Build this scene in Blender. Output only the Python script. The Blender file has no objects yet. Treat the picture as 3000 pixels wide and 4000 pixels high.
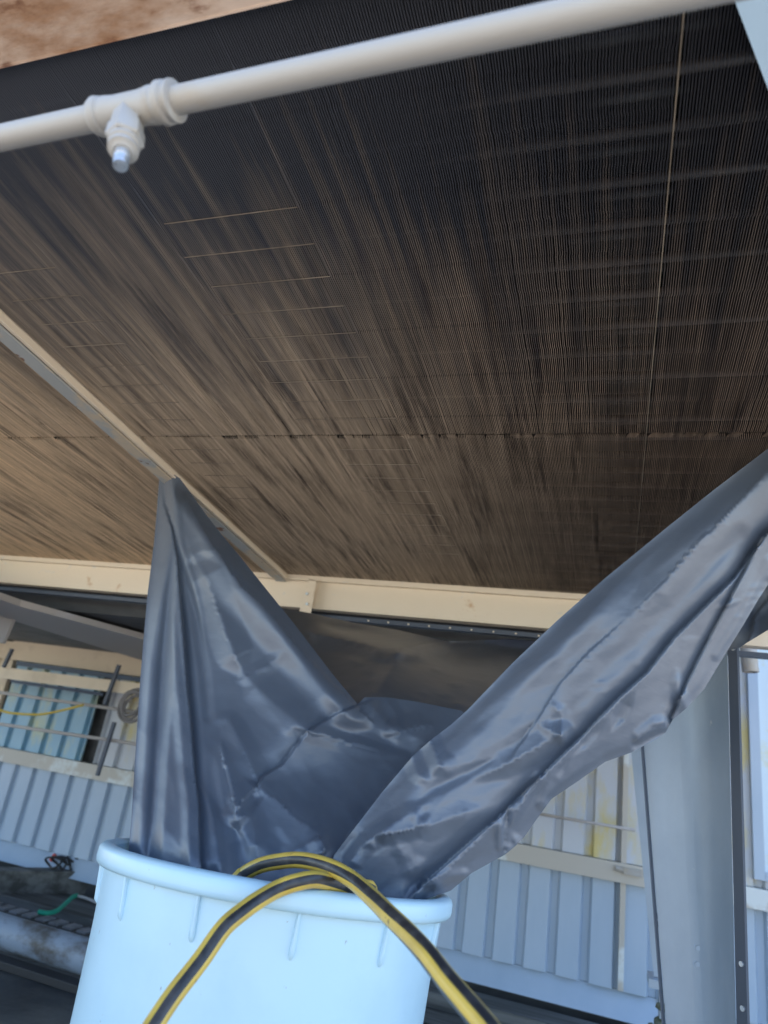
import bpy, bmesh, math, random
import numpy as np
from mathutils import Vector, Matrix
from mathutils.geometry import delaunay_2d_cdt
random.seed(7); rng = np.random.default_rng(7)
S = bpy.context.scene; C = S.collection
R_ = math.radians

# ------------------------------------------------------------------ camera
def rotm(y, x, r):
    cy, sy, cx, sx, cr, sr = math.cos(y), math.sin(y), math.cos(x), math.sin(x), math.cos(r), math.sin(r)
    B = np.array([[1, 0, 0], [0, 0, -1], [0, 1, 0.]])
    Rz = np.array([[cy, -sy, 0], [sy, cy, 0], [0, 0, 1]])
    Rx = np.array([[1, 0, 0], [0, cx, -sx], [0, sx, cx]])
    Rr = np.array([[cr, -sr, 0], [sr, cr, 0], [0, 0, 1]])
    return Rr @ Rx @ B @ Rz
RC = rotm(R_(-20.215), R_(-19.63), R_(8.904)); F = 2667.0      # rows: right, down, forward
cam = bpy.data.objects.new('camera', bpy.data.cameras.new('camera')); C.objects.link(cam)
m = Matrix(((RC[0][0], -RC[1][0], -RC[2][0]), (RC[0][1], -RC[1][1], -RC[2][1]), (RC[0][2], -RC[1][2], -RC[2][2])))
cam.matrix_world = m.to_4x4()
cam.data.sensor_fit = 'VERTICAL'; cam.data.sensor_height = 36; cam.data.lens = 24
cam.data.clip_start = 0.02; cam.data.clip_end = 500
cam.data.dof.use_dof = True; cam.data.dof.focus_distance = 1.4; cam.data.dof.aperture_fstop = 24 / 7.0
S.camera = cam

# ------------------------------------------------------------------ light
SUN_EL, SUN_AZ = 62, 24          # azimuth: degrees east (+X) of +Y
w = bpy.data.worlds.new('World'); S.world = w; w.use_nodes = True
nt = w.node_tree; bg = nt.nodes['Background']; sky = nt.nodes.new('ShaderNodeTexSky')
sky.sky_type = 'NISHITA'; sky.sun_disc = False; sky.sun_elevation = R_(SUN_EL); sky.sun_rotation = R_(SUN_AZ)
sky.altitude = 300; sky.dust_density = 0.6
nt.links.new(sky.outputs[0], bg.inputs[0]); bg.inputs[1].default_value = 0.15
sl = bpy.data.lights.new('sun', 'SUN'); sl.energy = 4.0; sl.angle = R_(0.53); sl.color = (1, .93, .82)
so = bpy.data.objects.new('sun', sl); C.objects.link(so)
d = Vector((math.sin(R_(SUN_AZ)) * math.cos(R_(SUN_EL)), math.cos(R_(SUN_AZ)) * math.cos(R_(SUN_EL)), math.sin(R_(SUN_EL))))
so.rotation_euler = (-d).to_track_quat('-Z', 'Y').to_euler()
S.view_settings.view_transform = 'Standard'; S.view_settings.look = 'None'; S.view_settings.gamma = 1
S.view_settings.exposure = 2.0
S.cycles.max_bounces = 8; S.cycles.diffuse_bounces = 4
S.cycles.sample_clamp_indirect = 8

# ------------------------------------------------------------------ measuring helpers (sight line through a photo pixel)
def ray(x, y): return RC.T @ np.array([(x - 1500) / F, (y - 2000) / F, 1.0])
def atc(x, y, c): return ray(x, y) * c                 # c = metres along the view axis
def aty(x, y, Y): d = ray(x, y); return d * (Y / d[1])
def atz(x, y, Z): d = ray(x, y); return d * (Z / d[2])
TILT = math.tan(R_(5.058)); H0 = 0.90; G = -1.2
def coilz(Y): return H0 - TILT * Y
def atcoil(x, y, dz=0): d = ray(x, y); return d * ((H0 + dz) / (d[2] + TILT * d[1]))

# ------------------------------------------------------------------ materials
def mat(name, col, rough=.6, metal=0, col2=None, scale=5, thr=(.45, .6), stretch=(1, 1, 1), bump=0, bscale=40, col3=None, scale3=20, thr3=(.6, .68), stretch3=None, spec=.5, coat=0, detail=6):
    m = bpy.data.materials.new(name); m.use_nodes = True; t = m.node_tree; N = t.nodes; L = t.links
    b = N['Principled BSDF']; b.inputs['Base Color'].default_value = (*col, 1); b.inputs['Roughness'].default_value = rough
    b.inputs['Metallic'].default_value = metal; b.inputs['Specular IOR Level'].default_value = spec
    b.inputs['Coat Weight'].default_value = coat
    tc = N.new('ShaderNodeTexCoord')
    def noise(sc, st, det=detail):
        mp = N.new('ShaderNodeMapping'); mp.inputs['Scale'].default_value = st; L.new(tc.outputs['Object'], mp.inputs[0])
        n = N.new('ShaderNodeTexNoise'); n.inputs['Scale'].default_value = sc; n.inputs['Detail'].default_value = det; n.inputs['Roughness'].default_value = .62
        L.new(mp.outputs[0], n.inputs[0]); return n
    prev = None
    def layer(prev, base, c, sc, st, th):
        n = noise(sc, st); mr = N.new('ShaderNodeMapRange'); mr.inputs[1].default_value = th[0]; mr.inputs[2].default_value = th[1]
        L.new(n.outputs[0], mr.inputs[0]); mx = N.new('ShaderNodeMix'); mx.data_type = 'RGBA'
        L.new(mr.outputs[0], mx.inputs[0])
        if prev is None: mx.inputs[6].default_value = (*base, 1)
        else: L.new(prev, mx.inputs[6])
        mx.inputs[7].default_value = (*c, 1); return mx.outputs[2]
    if col2: prev = layer(prev, col, col2, scale, stretch, thr)
    if col3: prev = layer(prev, col, col3, scale3, stretch3 or stretch, thr3)
    if prev: L.new(prev, b.inputs['Base Color'])
    if bump:
        n = noise(bscale, stretch); bp = N.new('ShaderNodeBump'); bp.inputs['Strength'].default_value = bump; bp.inputs['Distance'].default_value = .01
        L.new(n.outputs[0], bp.inputs['Height']); L.new(bp.outputs[0], b.inputs['Normal'])
    return m
M = {}
def fin_mat():                     # brown dust; dark blue near the open edge paints in shade and sky reflection
    m = mat('fin_dusty_shaded_aluminium', (.46, .375, .285), .7, 0, (.11, .085, .07), 1.7, (.47, .70), (18, 1.6, 1), 0, 40, (.68, .56, .43), 3, (.46, .68), (30, 1.2, 1), spec=.35)
    t = m.node_tree; N = t.nodes; L = t.links; b = N['Principled BSDF']; tc = [n for n in N if n.type == 'TEX_COORD'][0]
    src = b.inputs['Base Color'].links[0].from_socket
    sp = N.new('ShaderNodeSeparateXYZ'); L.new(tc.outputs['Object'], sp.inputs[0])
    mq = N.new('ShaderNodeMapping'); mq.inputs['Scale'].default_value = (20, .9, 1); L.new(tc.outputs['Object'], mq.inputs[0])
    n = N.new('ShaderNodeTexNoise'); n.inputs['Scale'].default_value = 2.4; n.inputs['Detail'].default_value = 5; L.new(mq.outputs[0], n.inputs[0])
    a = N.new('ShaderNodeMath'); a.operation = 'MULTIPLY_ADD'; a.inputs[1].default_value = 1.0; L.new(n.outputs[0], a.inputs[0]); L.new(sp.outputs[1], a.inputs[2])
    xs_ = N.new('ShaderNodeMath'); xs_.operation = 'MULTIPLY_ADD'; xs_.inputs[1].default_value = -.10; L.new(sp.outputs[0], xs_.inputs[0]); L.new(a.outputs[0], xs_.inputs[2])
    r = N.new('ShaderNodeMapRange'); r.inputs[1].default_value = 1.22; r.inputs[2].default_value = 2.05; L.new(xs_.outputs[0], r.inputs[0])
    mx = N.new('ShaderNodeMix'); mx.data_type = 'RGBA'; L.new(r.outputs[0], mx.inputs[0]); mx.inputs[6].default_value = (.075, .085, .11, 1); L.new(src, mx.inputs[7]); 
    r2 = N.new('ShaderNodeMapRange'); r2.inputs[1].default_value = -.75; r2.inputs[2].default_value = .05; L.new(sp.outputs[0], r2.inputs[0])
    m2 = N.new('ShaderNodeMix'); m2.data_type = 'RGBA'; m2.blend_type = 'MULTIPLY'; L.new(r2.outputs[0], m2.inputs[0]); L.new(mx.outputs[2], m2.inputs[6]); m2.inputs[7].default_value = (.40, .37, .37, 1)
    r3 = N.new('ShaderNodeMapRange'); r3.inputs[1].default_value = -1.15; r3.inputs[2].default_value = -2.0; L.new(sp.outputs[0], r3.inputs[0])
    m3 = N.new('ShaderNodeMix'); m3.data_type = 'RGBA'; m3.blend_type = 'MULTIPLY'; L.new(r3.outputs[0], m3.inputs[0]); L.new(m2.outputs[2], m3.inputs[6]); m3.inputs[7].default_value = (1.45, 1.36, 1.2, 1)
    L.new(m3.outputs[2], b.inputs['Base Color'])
    return m
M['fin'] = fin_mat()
M['fin_in'] = mat('fin_inner', (.022, .019, .018), .8, 0)  # inner fin sides near-black, painting in the dark of the gaps
M['tie'] = mat('dull_tie', (.26, .22, .175), .7, 0, (.15, .125, .10), 6, (.4, .6))
M['tube'] = mat('coil_tube', (.15, .11, .09), .6, 0, (.07, .05, .04), 9, (.4, .6))
M['cream'] = mat('cream_paint', (.80, .70, .56), .6, 0, (.70, .66, .60), 9, (.62, .68), (1, 1, 1.5), .15, 60, (.56, .36, .19), 9, (.64, .74), (1, 1, 1))
M['peel'] = mat('peeling_cream_paint', (.50, .43, .33), .6, 0, (.36, .38, .38), 7, (.46, .54), (1, 1, 1), .2, 60, (.16, .07, .035), 10, (.62, .66))
M['rusty'] = mat('rusty_cream_paint', (.66, .53, .44), .7, 0, (.38, .22, .13), 4, (.50, .62), (.7, 1.6, 1), .2, 60, (.15, .055, .03), 8, (.56, .63))
M['white'] = mat('white_pipe_paint', (.36, .355, .345), .45, 0, (.35, .305, .24), 6, (.50, .66), (1, 1, 1), .06, 80)
M['casing'] = mat('grey_casing', (.16, .16, .16), .6, .2)
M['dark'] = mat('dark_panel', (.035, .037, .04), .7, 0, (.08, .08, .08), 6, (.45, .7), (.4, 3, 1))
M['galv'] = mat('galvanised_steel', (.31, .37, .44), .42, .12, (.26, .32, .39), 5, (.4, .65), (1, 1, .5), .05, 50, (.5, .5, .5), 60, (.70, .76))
M['darkgalv'] = mat('dark_and_shaded_steel', (.065, .082, .115), .5, .1)  # dark steel; also carries the painted shade of the leg's right flange
M['boltm'] = mat('dull_bolt', (.26, .33, .42), .45, .2)
M['bluewhite'] = mat('pale_blue_sky_sheet', (.50, .70, .90), .4)  # sky colour for the added plate at the coil corner
M['plastic'] = mat('pale_blue_white_plastic', (.43, .63, .75), .36, 0, (.36, .55, .68), 2.5, (.45, .7), (1, 1, 1), .03, 30, (.20, .23, .28), 65, (.69, .72), (1, 1, .6))
M['wall'] = mat('pale_blue_cladding', (.38, .465, .57), .45, 0, (.32, .41, .52), 2.2, (.4, .65), (1, 1, .35), .04, 40)
M['wallup'] = mat('beige_cladding', (.48, .51, .56), .5, 0, (.56, .47, .20), 5, (.5, .66), (1, 1, .4), .05, 40)
M['blueglass'] = mat('blue_cladding', (.22, .40, .54), .4, 0, (.44, .48, .32), 6, (.5, .66), (1, 1, .4))
M['navy'] = mat('navy_seal', (.05, .09, .16), .5)
M['sill'] = mat('sill_beige', (.46, .43, .38), .5, 0, (.60, .64, .64), 1.3, (.5, .54), (1, 1, 1))
M['header'] = mat('header_cream', (.74, .63, .48), .6, 0, (.60, .50, .37), 4, (.5, .7))
M['ground'] = mat('wet_dark_ground', (.035, .04, .045), .45, 0, (.10, .105, .10), 2.6, (.46, .66), (1, 1.6, 1), .4, 14)
M['concrete'] = mat('sunlit_concrete', (.38, .33, .27), .85, 0, (.33, .29, .24), 2, (.4, .7), (1, 1, 1), .2, 30)
M['timber'] = mat('weathered_beam', (.15, .15, .145), .8, 0, (.055, .055, .05), 4, (.42, .62), (.25, 3, 4), .3, 30)
M['bigpipe'] = mat('dirty_blue_pipe', (.24, .29, .36), .5, 0, (.09, .085, .08), 7, (.46, .62), (.6, 1, 1), .1, 30)
M['black'] = mat('black_rubber', (.02, .02, .022), .6)
M['green'] = mat('green_strap', (.01, .33, .20), .6)
M['red'] = mat('red_plastic', (.6, .06, .03), .5)
M['yellow'] = mat('yellow_cable', (.62, .46, .06), .55)
M['grate'] = mat('pale_slats', (.26, .26, .27), .8, 0, (.16, .155, .15), 10, (.4, .65))
M['moss'] = mat('mossy_stones', (.22, .24, .2), .9, 0, (.05, .06, .03), 12, (.45, .6), col3=(.5, .55, .55), scale3=15, thr3=(.6, .66))
M['metal'] = mat('bright_metal', (.55, .6, .66), .35, .7)
M['rail'] = mat('rail_grey', (.40, .37, .35), .55)
M['coilhose'] = mat('grey_hose', (.20, .19, .19), .7)

def tarp_mat(nm, c1, c2, rg, me_):
    m = mat(nm, c1, rg, me_, c2, 6, (.35, .7), (1, 1, 1), 0, 40, (.30, .31, .32), 260, (.765, .80), spec=1.0, detail=3)
    t = m.node_tree; N = t.nodes; L = t.links; b = N['Principled BSDF']; tc = [n for n in N if n.type == 'TEX_COORD'][0]
    n1 = N.new('ShaderNodeTexNoise'); n1.inputs['Scale'].default_value = 9; n1.inputs['Detail'].default_value = 2
    mp = N.new('ShaderNodeMapping'); mp.inputs['Scale'].default_value = (1, 1, 3.5); mp.inputs['Rotation'].default_value = (.5, .5, .3)
    n2 = N.new('ShaderNodeTexNoise'); n2.inputs['Scale'].default_value = 22; n2.inputs['Detail'].default_value = 3; n2.inputs['Distortion'].default_value = .6
    L.new(tc.outputs['Object'], n1.inputs[0]); L.new(tc.outputs['Object'], mp.inputs[0]); L.new(mp.outputs[0], n2.inputs[0])
    b1 = N.new('ShaderNodeBump'); b1.inputs['Strength'].default_value = .15; b1.inputs['Distance'].default_value = .02
    b2 = N.new('ShaderNodeBump'); b2.inputs['Strength'].default_value = .14; b2.inputs['Distance'].default_value = .004
    L.new(n1.outputs[0], b1.inputs['Height']); L.new(n2.outputs[0], b2.inputs['Height']); L.new(b1.outputs[0], b2.inputs['Normal']); L.new(b2.outputs[0], b.inputs['Normal'])
    return m
M['tarp'] = tarp_mat('slate_plastic_sheet', (.080, .104, .146), (.092, .118, .162), .48, .08)
M['tarpback'] = tarp_mat('grey_plastic_sheet', (.088, .092, .108), (.105, .11, .125), .36, .05)  # greyer tone for the back part of the same sheet

def hose_mat():                    # six stripes round the hose from its u coordinate
    m = bpy.data.materials.new('striped_hose'); m.use_nodes = True; N = m.node_tree.nodes; L = m.node_tree.links; b = N['Principled BSDF']
    uv = N.new('ShaderNodeTexCoord'); sp = N.new('ShaderNodeSeparateXYZ'); L.new(uv.outputs['UV'], sp.inputs[0])
    mu = N.new('ShaderNodeMath'); mu.operation = 'MULTIPLY'; mu.inputs[1].default_value = 3; L.new(sp.outputs[0], mu.inputs[0])
    fr = N.new('ShaderNodeMath'); fr.operation = 'FRACT'; L.new(mu.outputs[0], fr.inputs[0])
    gt = N.new('ShaderNodeMath'); gt.operation = 'GREATER_THAN'; gt.inputs[1].default_value = .5; L.new(fr.outputs[0], gt.inputs[0])
    def nz(sc, lo, hi, st=(1, 1, 1)):
        n = N.new('ShaderNodeTexNoise'); n.inputs['Scale'].default_value = sc; n.inputs['Detail'].default_value = 6
        L.new(uv.outputs['Object'], n.inputs[0]); r = N.new('ShaderNodeMapRange'); r.inputs[1].default_value = lo; r.inputs[2].default_value = hi; L.new(n.outputs[0], r.inputs[0]); return r.outputs[0]
    def mix(f, a, c):
        x = N.new('ShaderNodeMix'); x.data_type = 'RGBA'; L.new(f, x.inputs[0])
        for i, v in ((6, a), (7, c)):
            if isinstance(v, tuple): x.inputs[i].default_value = (*v, 1)
            else: L.new(v, x.inputs[i])
        return x.outputs[2]
    ye = mix(nz(25, .4, .7), (.60, .43, .08), (.50, .35, .07)); ye = mix(nz(60, .66, .76), ye, (.12, .09, .05))
    bk = mix(nz(40, .45, .7), (.022, .024, .028), (.06, .06, .062))
    L.new(mix(gt.outputs[0], ye, bk), b.inputs['Base Color']); b.inputs['Roughness'].default_value = .38
    n = N.new('ShaderNodeTexNoise'); n.inputs['Scale'].default_value = 120; L.new(uv.outputs['Object'], n.inputs[0])
    bp = N.new('ShaderNodeBump'); bp.inputs['Strength'].default_value = .15; bp.inputs['Distance'].default_value = .003; L.new(n.outputs[0], bp.inputs['Height']); L.new(bp.outputs[0], b.inputs['Normal'])
    return m
M['hose'] = hose_mat()

# ------------------------------------------------------------------ mesh helpers
class MB:
    def __init__(s): s.v = []; s.f = []; s.uv = None
    def add(s, v, f):
        o = len(s.v); s.v += [tuple(map(float, p)) for p in v]; s.f += [tuple(i + o for i in q) for q in f]; return s
    def box(s, x0, x1, y0, y1, z0, z1, sh=0):          # sh: z shear with y (slope of the coil)
        v = [(x, y, z - sh * y) for z in (z0, z1) for y in (y0, y1) for x in (x0, x1)]
        return s.add(v, [(0, 2, 3, 1), (4, 5, 7, 6), (0, 1, 5, 4), (2, 6, 7, 3), (0, 4, 6, 2), (1, 3, 7, 5)])
    def bar(s, a, b, w, h, up=(0, 0, 1)):
        a, b = Vector(a), Vector(b); d = (b - a).normalized(); u = Vector(up); r = d.cross(u).normalized(); u = r.cross(d)
        v = [p + r * (i * w / 2) + u * (j * h / 2) for p in (a, b) for i, j in ((-1, -1), (1, -1), (1, 1), (-1, 1))]
        return s.add(v, [(0, 3, 2, 1), (4, 5, 6, 7), (0, 1, 5, 4), (1, 2, 6, 5), (2, 3, 7, 6), (3, 0, 4, 7)])
    def prism(s, poly, axis, t):                        # planar 3-D polygon pushed along a vector
        n = len(poly); P = [Vector(p) for p in poly]; A = Vector(axis) * t
        return s.add(P + [p + A for p in P], [tuple(range(n))[::-1], tuple(range(n, 2 * n))] + [(i, (i + 1) % n, n + (i + 1) % n, n + i) for i in range(n)])
    def tube(s, pts, r, seg=16, closed=False, cap=True, twist=0):
        P = [Vector(p) for p in pts]; n = len(P); rr = r if hasattr(r, '__len__') else [r] * n
        T = [(P[min(i + 1, n - 1)] - P[max(i - 1, 0)]).normalized() for i in range(n)]
        u = T[0].orthogonal().normalized(); o = len(s.v)
        for i in range(n):
            u = (u - T[i] * u.dot(T[i])).normalized(); w_ = T[i].cross(u)
            for k in range(seg):
                a = 2 * math.pi * k / seg + twist * i / max(1, n - 1)
                s.v.append(tuple(P[i] + (u * math.cos(a) + w_ * math.sin(a)) * rr[i]))
        for i in range(n - 1):
            for k in range(seg):
                k2 = (k + 1) % seg; s.f.append((o + i * seg + k, o + i * seg + k2, o + (i + 1) * seg + k2, o + (i + 1) * seg + k))
        if cap: s.f.append(tuple(o + k for k in range(seg))[::-1]); s.f.append(tuple(o + (n - 1) * seg + k for k in range(seg)))
        return s
    def build(s, name, m, parent=None, smooth=False, bevel=0, **kw):
        me = bpy.data.meshes.new(name); me.from_pydata(s.v, [], s.f); me.materials.append(m); me.update()
        bm = bmesh.new(); bm.from_mesh(me); bmesh.ops.recalc_face_normals(bm, faces=bm.faces); bm.to_mesh(me); bm.free()
        o = bpy.data.objects.new(name, me); C.objects.link(o)
        if smooth: me.shade_smooth()
        if bevel:
            b = o.modifiers.new('bevel', 'BEVEL'); b.width = bevel; b.segments = 2; b.limit_method = 'ANGLE'; b.angle_limit = R_(40)
        if smooth == 'auto':
            me.set_sharp_from_angle(angle=R_(35))
        if parent: o.parent = parent; o.matrix_parent_inverse = parent.matrix_world.inverted()
        return o
def tag(o, label=None, cat=None, group=None, kind=None):
    for k, v in (('label', label), ('category', cat), ('group', group), ('kind', kind)):
        if v: o[k] = v
    return o
def empty(name, loc, *a, **k):
    o = bpy.data.objects.new(name, None); C.objects.link(o); o.location = tuple(map(float, loc)); o.empty_display_size = .1
    bpy.context.view_layer.update(); return tag(o, *a, **k)
def spline(pts, n=8):
    P = [np.array(p, float) for p in pts]; P = [2 * P[0] - P[1]] + P + [2 * P[-1] - P[-2]]; out = []
    for i in range(1, len(P) - 2):
        for k in range(n):
            t = k / n; out.append(.5 * ((2 * P[i]) + (-P[i - 1] + P[i + 1]) * t + (2 * P[i - 1] - 5 * P[i] + 4 * P[i + 1] - P[i + 2]) * t * t + (-P[i - 1] + 3 * P[i] - 3 * P[i + 1] + P[i + 2]) * t ** 3))
    out.append(P[-2]); return out

# ------------------------------------------------------------------ ground
def sheet(name, m, x0, x1, y0, y1, z, n=1):
    b = MB(); xs = np.linspace(x0, x1, n + 1); ys = np.linspace(y0, y1, n + 1)
    v = [(x, y, z) for y in ys for x in xs]; f = [(j * (n + 1) + i, j * (n + 1) + i + 1, (j + 1) * (n + 1) + i + 1, (j + 1) * (n + 1) + i) for j in range(n) for i in range(n)]
    return b.add(v, f).build(name, m)
tag(sheet('ground', M['concrete'], -120, 120, -120, 120, G - .02), kind='structure')
tag(sheet('wet_floor', M['ground'], -7, 3.2, -.7, 4.6, G), kind='structure')

# ------------------------------------------------------------------ condenser unit overhead
unit = empty('condenser_unit', (-1.0, 1.5, .9), 'huge finned condenser coil unit overhead, dusty black fins framed by cream beams', 'condenser')
XB = float(atcoil(1130, 2250)[0])      # centre beam
XS = float(atcoil(2680, 50)[0])        # side seam
YB = 2.58; YM = float(atcoil(1500, 1700)[1]); YN = .475
def fins(x0, x1, y0, y1, pitch, row0, rowstep=.0775):
    xs = np.arange(x0, x1, pitch); n = len(xs); rows = [y0] + [r for r in np.arange(row0, y1, rowstep) if y0 + .02 < r < y1 - .02] + [y1]
    ys = []
    for k, r in enumerate(rows):
        if 0 < k < len(rows) - 1: ys += [r - .003, r + .003]
        else: ys.append(r)
    if y0 > 1.3: ys = [y0, y0 + .016] + ys[1:]
    ys = np.array(ys); k = len(ys); t = pitch * .30; dep = .03
    off = np.zeros((n, k)); grp = np.cumsum(rng.random(n) < .04) % 2
    sgn = 1
    for j in range(k):
        if j % 2 == 0: sgn = -sgn
        off[:, j] = sgn * .13 * pitch
    low = np.cumsum(rng.normal(0, .03, (n, k)), 1) * pitch * .5
    off += low + rng.normal(0, .02, (n, k)) * pitch
    if y0 > 1.3:
        bend = np.repeat(rng.normal(1.0, 1.2, n // 6 + 1), 6)[:n] * pitch * .9
        off[:, 0] += bend
    v = np.zeros((n, k, 6, 3)); X = xs[:, None] + off; Y = np.broadcast_to(ys, (n, k))
    zj = rng.normal(0, .0002, (n, 1))
    z = H0 - TILT * Y + zj
    for q, (dx, dz) in enumerate(((-t / 2, dep), (-t / 2, .0045), (-t / 2, 0), (t / 2, 0), (t / 2, .0045), (t / 2, dep))):
        v[:, :, q, 0] = X + dx if dz < .01 else xs[:, None] + dx; v[:, :, q, 1] = Y; v[:, :, q, 2] = z + dz
    base = (np.arange(n)[:, None, None] * k + np.arange(k - 1)[None, :, None]) * 6
    q = np.arange(5)[None, None, :]
    f = np.stack([base + q, base + q + 1, base + q + 7, base + q + 6], -1).reshape(-1, 4)
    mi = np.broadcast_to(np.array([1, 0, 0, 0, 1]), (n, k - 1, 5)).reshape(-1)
    return v.reshape(-1, 3), f, mi
def fin_obj(name, label, *a):
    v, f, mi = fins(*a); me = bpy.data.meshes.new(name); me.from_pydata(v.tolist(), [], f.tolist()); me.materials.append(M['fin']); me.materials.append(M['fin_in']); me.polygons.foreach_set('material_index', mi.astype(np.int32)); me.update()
    o = bpy.data.objects.new(name, me); C.objects.link(o); o.parent = unit; o.matrix_parent_inverse = unit.matrix_world.inverted()
    if label: o['label'] = label
    return o
P_ = .00385
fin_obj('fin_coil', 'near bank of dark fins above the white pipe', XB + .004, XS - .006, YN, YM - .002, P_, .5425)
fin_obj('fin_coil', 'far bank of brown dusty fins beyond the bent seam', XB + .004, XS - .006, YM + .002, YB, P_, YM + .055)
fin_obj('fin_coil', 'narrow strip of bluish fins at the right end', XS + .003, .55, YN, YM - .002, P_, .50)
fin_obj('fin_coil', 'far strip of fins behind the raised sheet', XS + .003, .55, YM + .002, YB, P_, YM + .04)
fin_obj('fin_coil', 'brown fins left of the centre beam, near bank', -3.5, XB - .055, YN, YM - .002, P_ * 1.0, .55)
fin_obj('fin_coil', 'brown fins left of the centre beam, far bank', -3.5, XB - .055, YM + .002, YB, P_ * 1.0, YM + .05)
b = MB(); b.box(XS - .0032, XS - .0016, YN, YB, H0 - .0003, H0 + .03, TILT)
b.build('divider_strip', M['tie'], unit)
for xd in (-.518, -.795, -1.086):
    b = MB(); b.box(xd - .0009, xd + .0003, YN, YB - .02, H0 - .0002, H0 + .02, TILT); b.build('divider_strip', M['fin'], unit)
for x0, x1, y0_, y1_ in ((-.793, -.520, .775, YM), (-1.278, -1.089, .843, YM), (-.74, -.520, YM + .07, 2.3), (-1.26, -1.09, YM + .07, 1.9)):
    for y in np.arange(y0_, y1_, .0775):
        b = MB(); b.box(x0 + random.uniform(0, .03), x1, y - .0009, y + .0009, H0 - .0009, H0 - .0003, TILT); b.build('tie_strip', M['tie'], unit)
b = MB()
for y in np.arange(YN + .03, YB, .0775):
    for dy, dz in ((0, .016), (.0388, .030)):
        b.tube([(-3.5, y + dy, coilz(y) + dz), (.55, y + dy, coilz(y) + dz)], .0085, 8)
b.build('tube_bank', M['tube'], unit, True)
b = MB(); b.box(-3.55, .60, YN, YB + .02, H0 + .10, H0 + .5, TILT); b.box(.56, .60, YN, YB, H0 - .02, H0 + .1, TILT); b.box(-3.55, -3.51, YN, YB, H0 - .02, H0 + .1, TILT)
b.build('casing', M['casing'], unit)
# centre beam: hanging channel, bottom flange peeling
b = MB(); sh = TILT
b.box(XB - .052, XB - .006, YN, YB - .01, H0 - .030, H0 - .026, sh); b.box(XB - .052, XB - .049, YN, YB - .01, H0 - .026, H0 + .03, sh)
cb = b.build('centre_beam', M['peel'], unit)
b = MB(); b.box(XB - .0055, XB + .006, YN, YB - .01, H0 - .024, H0 - .020, sh); b.box(XB - .0055, XB - .003, YN, YB - .01, H0 - .020, H0 + .03, sh)
b.build('beam_lip', M['cream'], cb)
# end beam
zt = coilz(YB) + .01
b = MB(); b.box(-3.6, .6, YB + .004, YB + .012, .54, zt); b.box(-3.6, .6, YB - .02, YB + .003, zt - .028, zt - .024); b.box(-3.6, .6, YB - .02, YB - .016, zt - .024, zt)
b.box(-3.6, .6, YB + .0125, YB + .06, .540, .545)
eb = b.build('end_beam', M['cream'], unit)
b = MB(); p = aty(1200, 2260, YB - .01); q = aty(1172, 2418, YB - .01)
b.prism([aty(1207, 2262, YB - .02), aty(1232, 2266, YB - .02), aty(1207, 2420, YB - .02), aty(1160, 2415, YB - .02)], (0, 1, 0), .004)
b.prism([aty(1232, 2266, YB - .0205), aty(1207, 2420, YB - .0205), aty(1207, 2420, YB - .05), aty(1232, 2266, YB - .05)], (1, 0, 0), .004)
br = b.build('bracket', M['cream'], eb)
for yy in (2320, 2360):
    c_ = aty(1200, yy, YB - .022); b = MB(); b.tube([c_, c_ + np.array([0, -.006, 0])], .006, 8); b.build('bolt', M['metal'], br)
b = MB(); b.box(-3.6, .6, YB + .02, YB + .05, .505, .522)
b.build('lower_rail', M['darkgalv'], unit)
for x in np.arange(-.95, -.15, .085):
    b = MB(); b.tube([(x, YB + .019, .512), (x, YB + .014, .512)], .0035, 6); b.build('rivet', M['cream'], unit)
# near rusty beam
b = MB(); b.box(-3.6, .60, YN - .085, YN - .002, H0 - .045, H0 - .040, TILT * .2); b.box(-3.6, .60, YN - .09, YN - .086, H0 - .045, H0 + .10, TILT * .2)
b.box(-3.6, .60, YN - .0019, YN + .0005, H0 - .046, H0 - .02, TILT * .2)
nb = b.build('near_beam', M['rusty'], unit)
b = MB(); b.box(-3.6, -.58, YN - .12, YN - .0905, H0 - .055, H0 - .03); b.build('beam_lip', M['white'], nb)
# added plate, coloured as the bright sky past the coil corner
b = MB()
pa, pb_ = atcoil(2850, -50, -.03), atcoil(3020, 400, -.03)
pc = np.array([.56, pb_[1] + .05, pb_[2]]); pd = np.array([.56, YN - .08, pa[2]])
b.prism([pa, pb_, pc, pd], (0, 0, 1), .004)
b.build('sky_plate', M['bluewhite'], unit)
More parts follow.
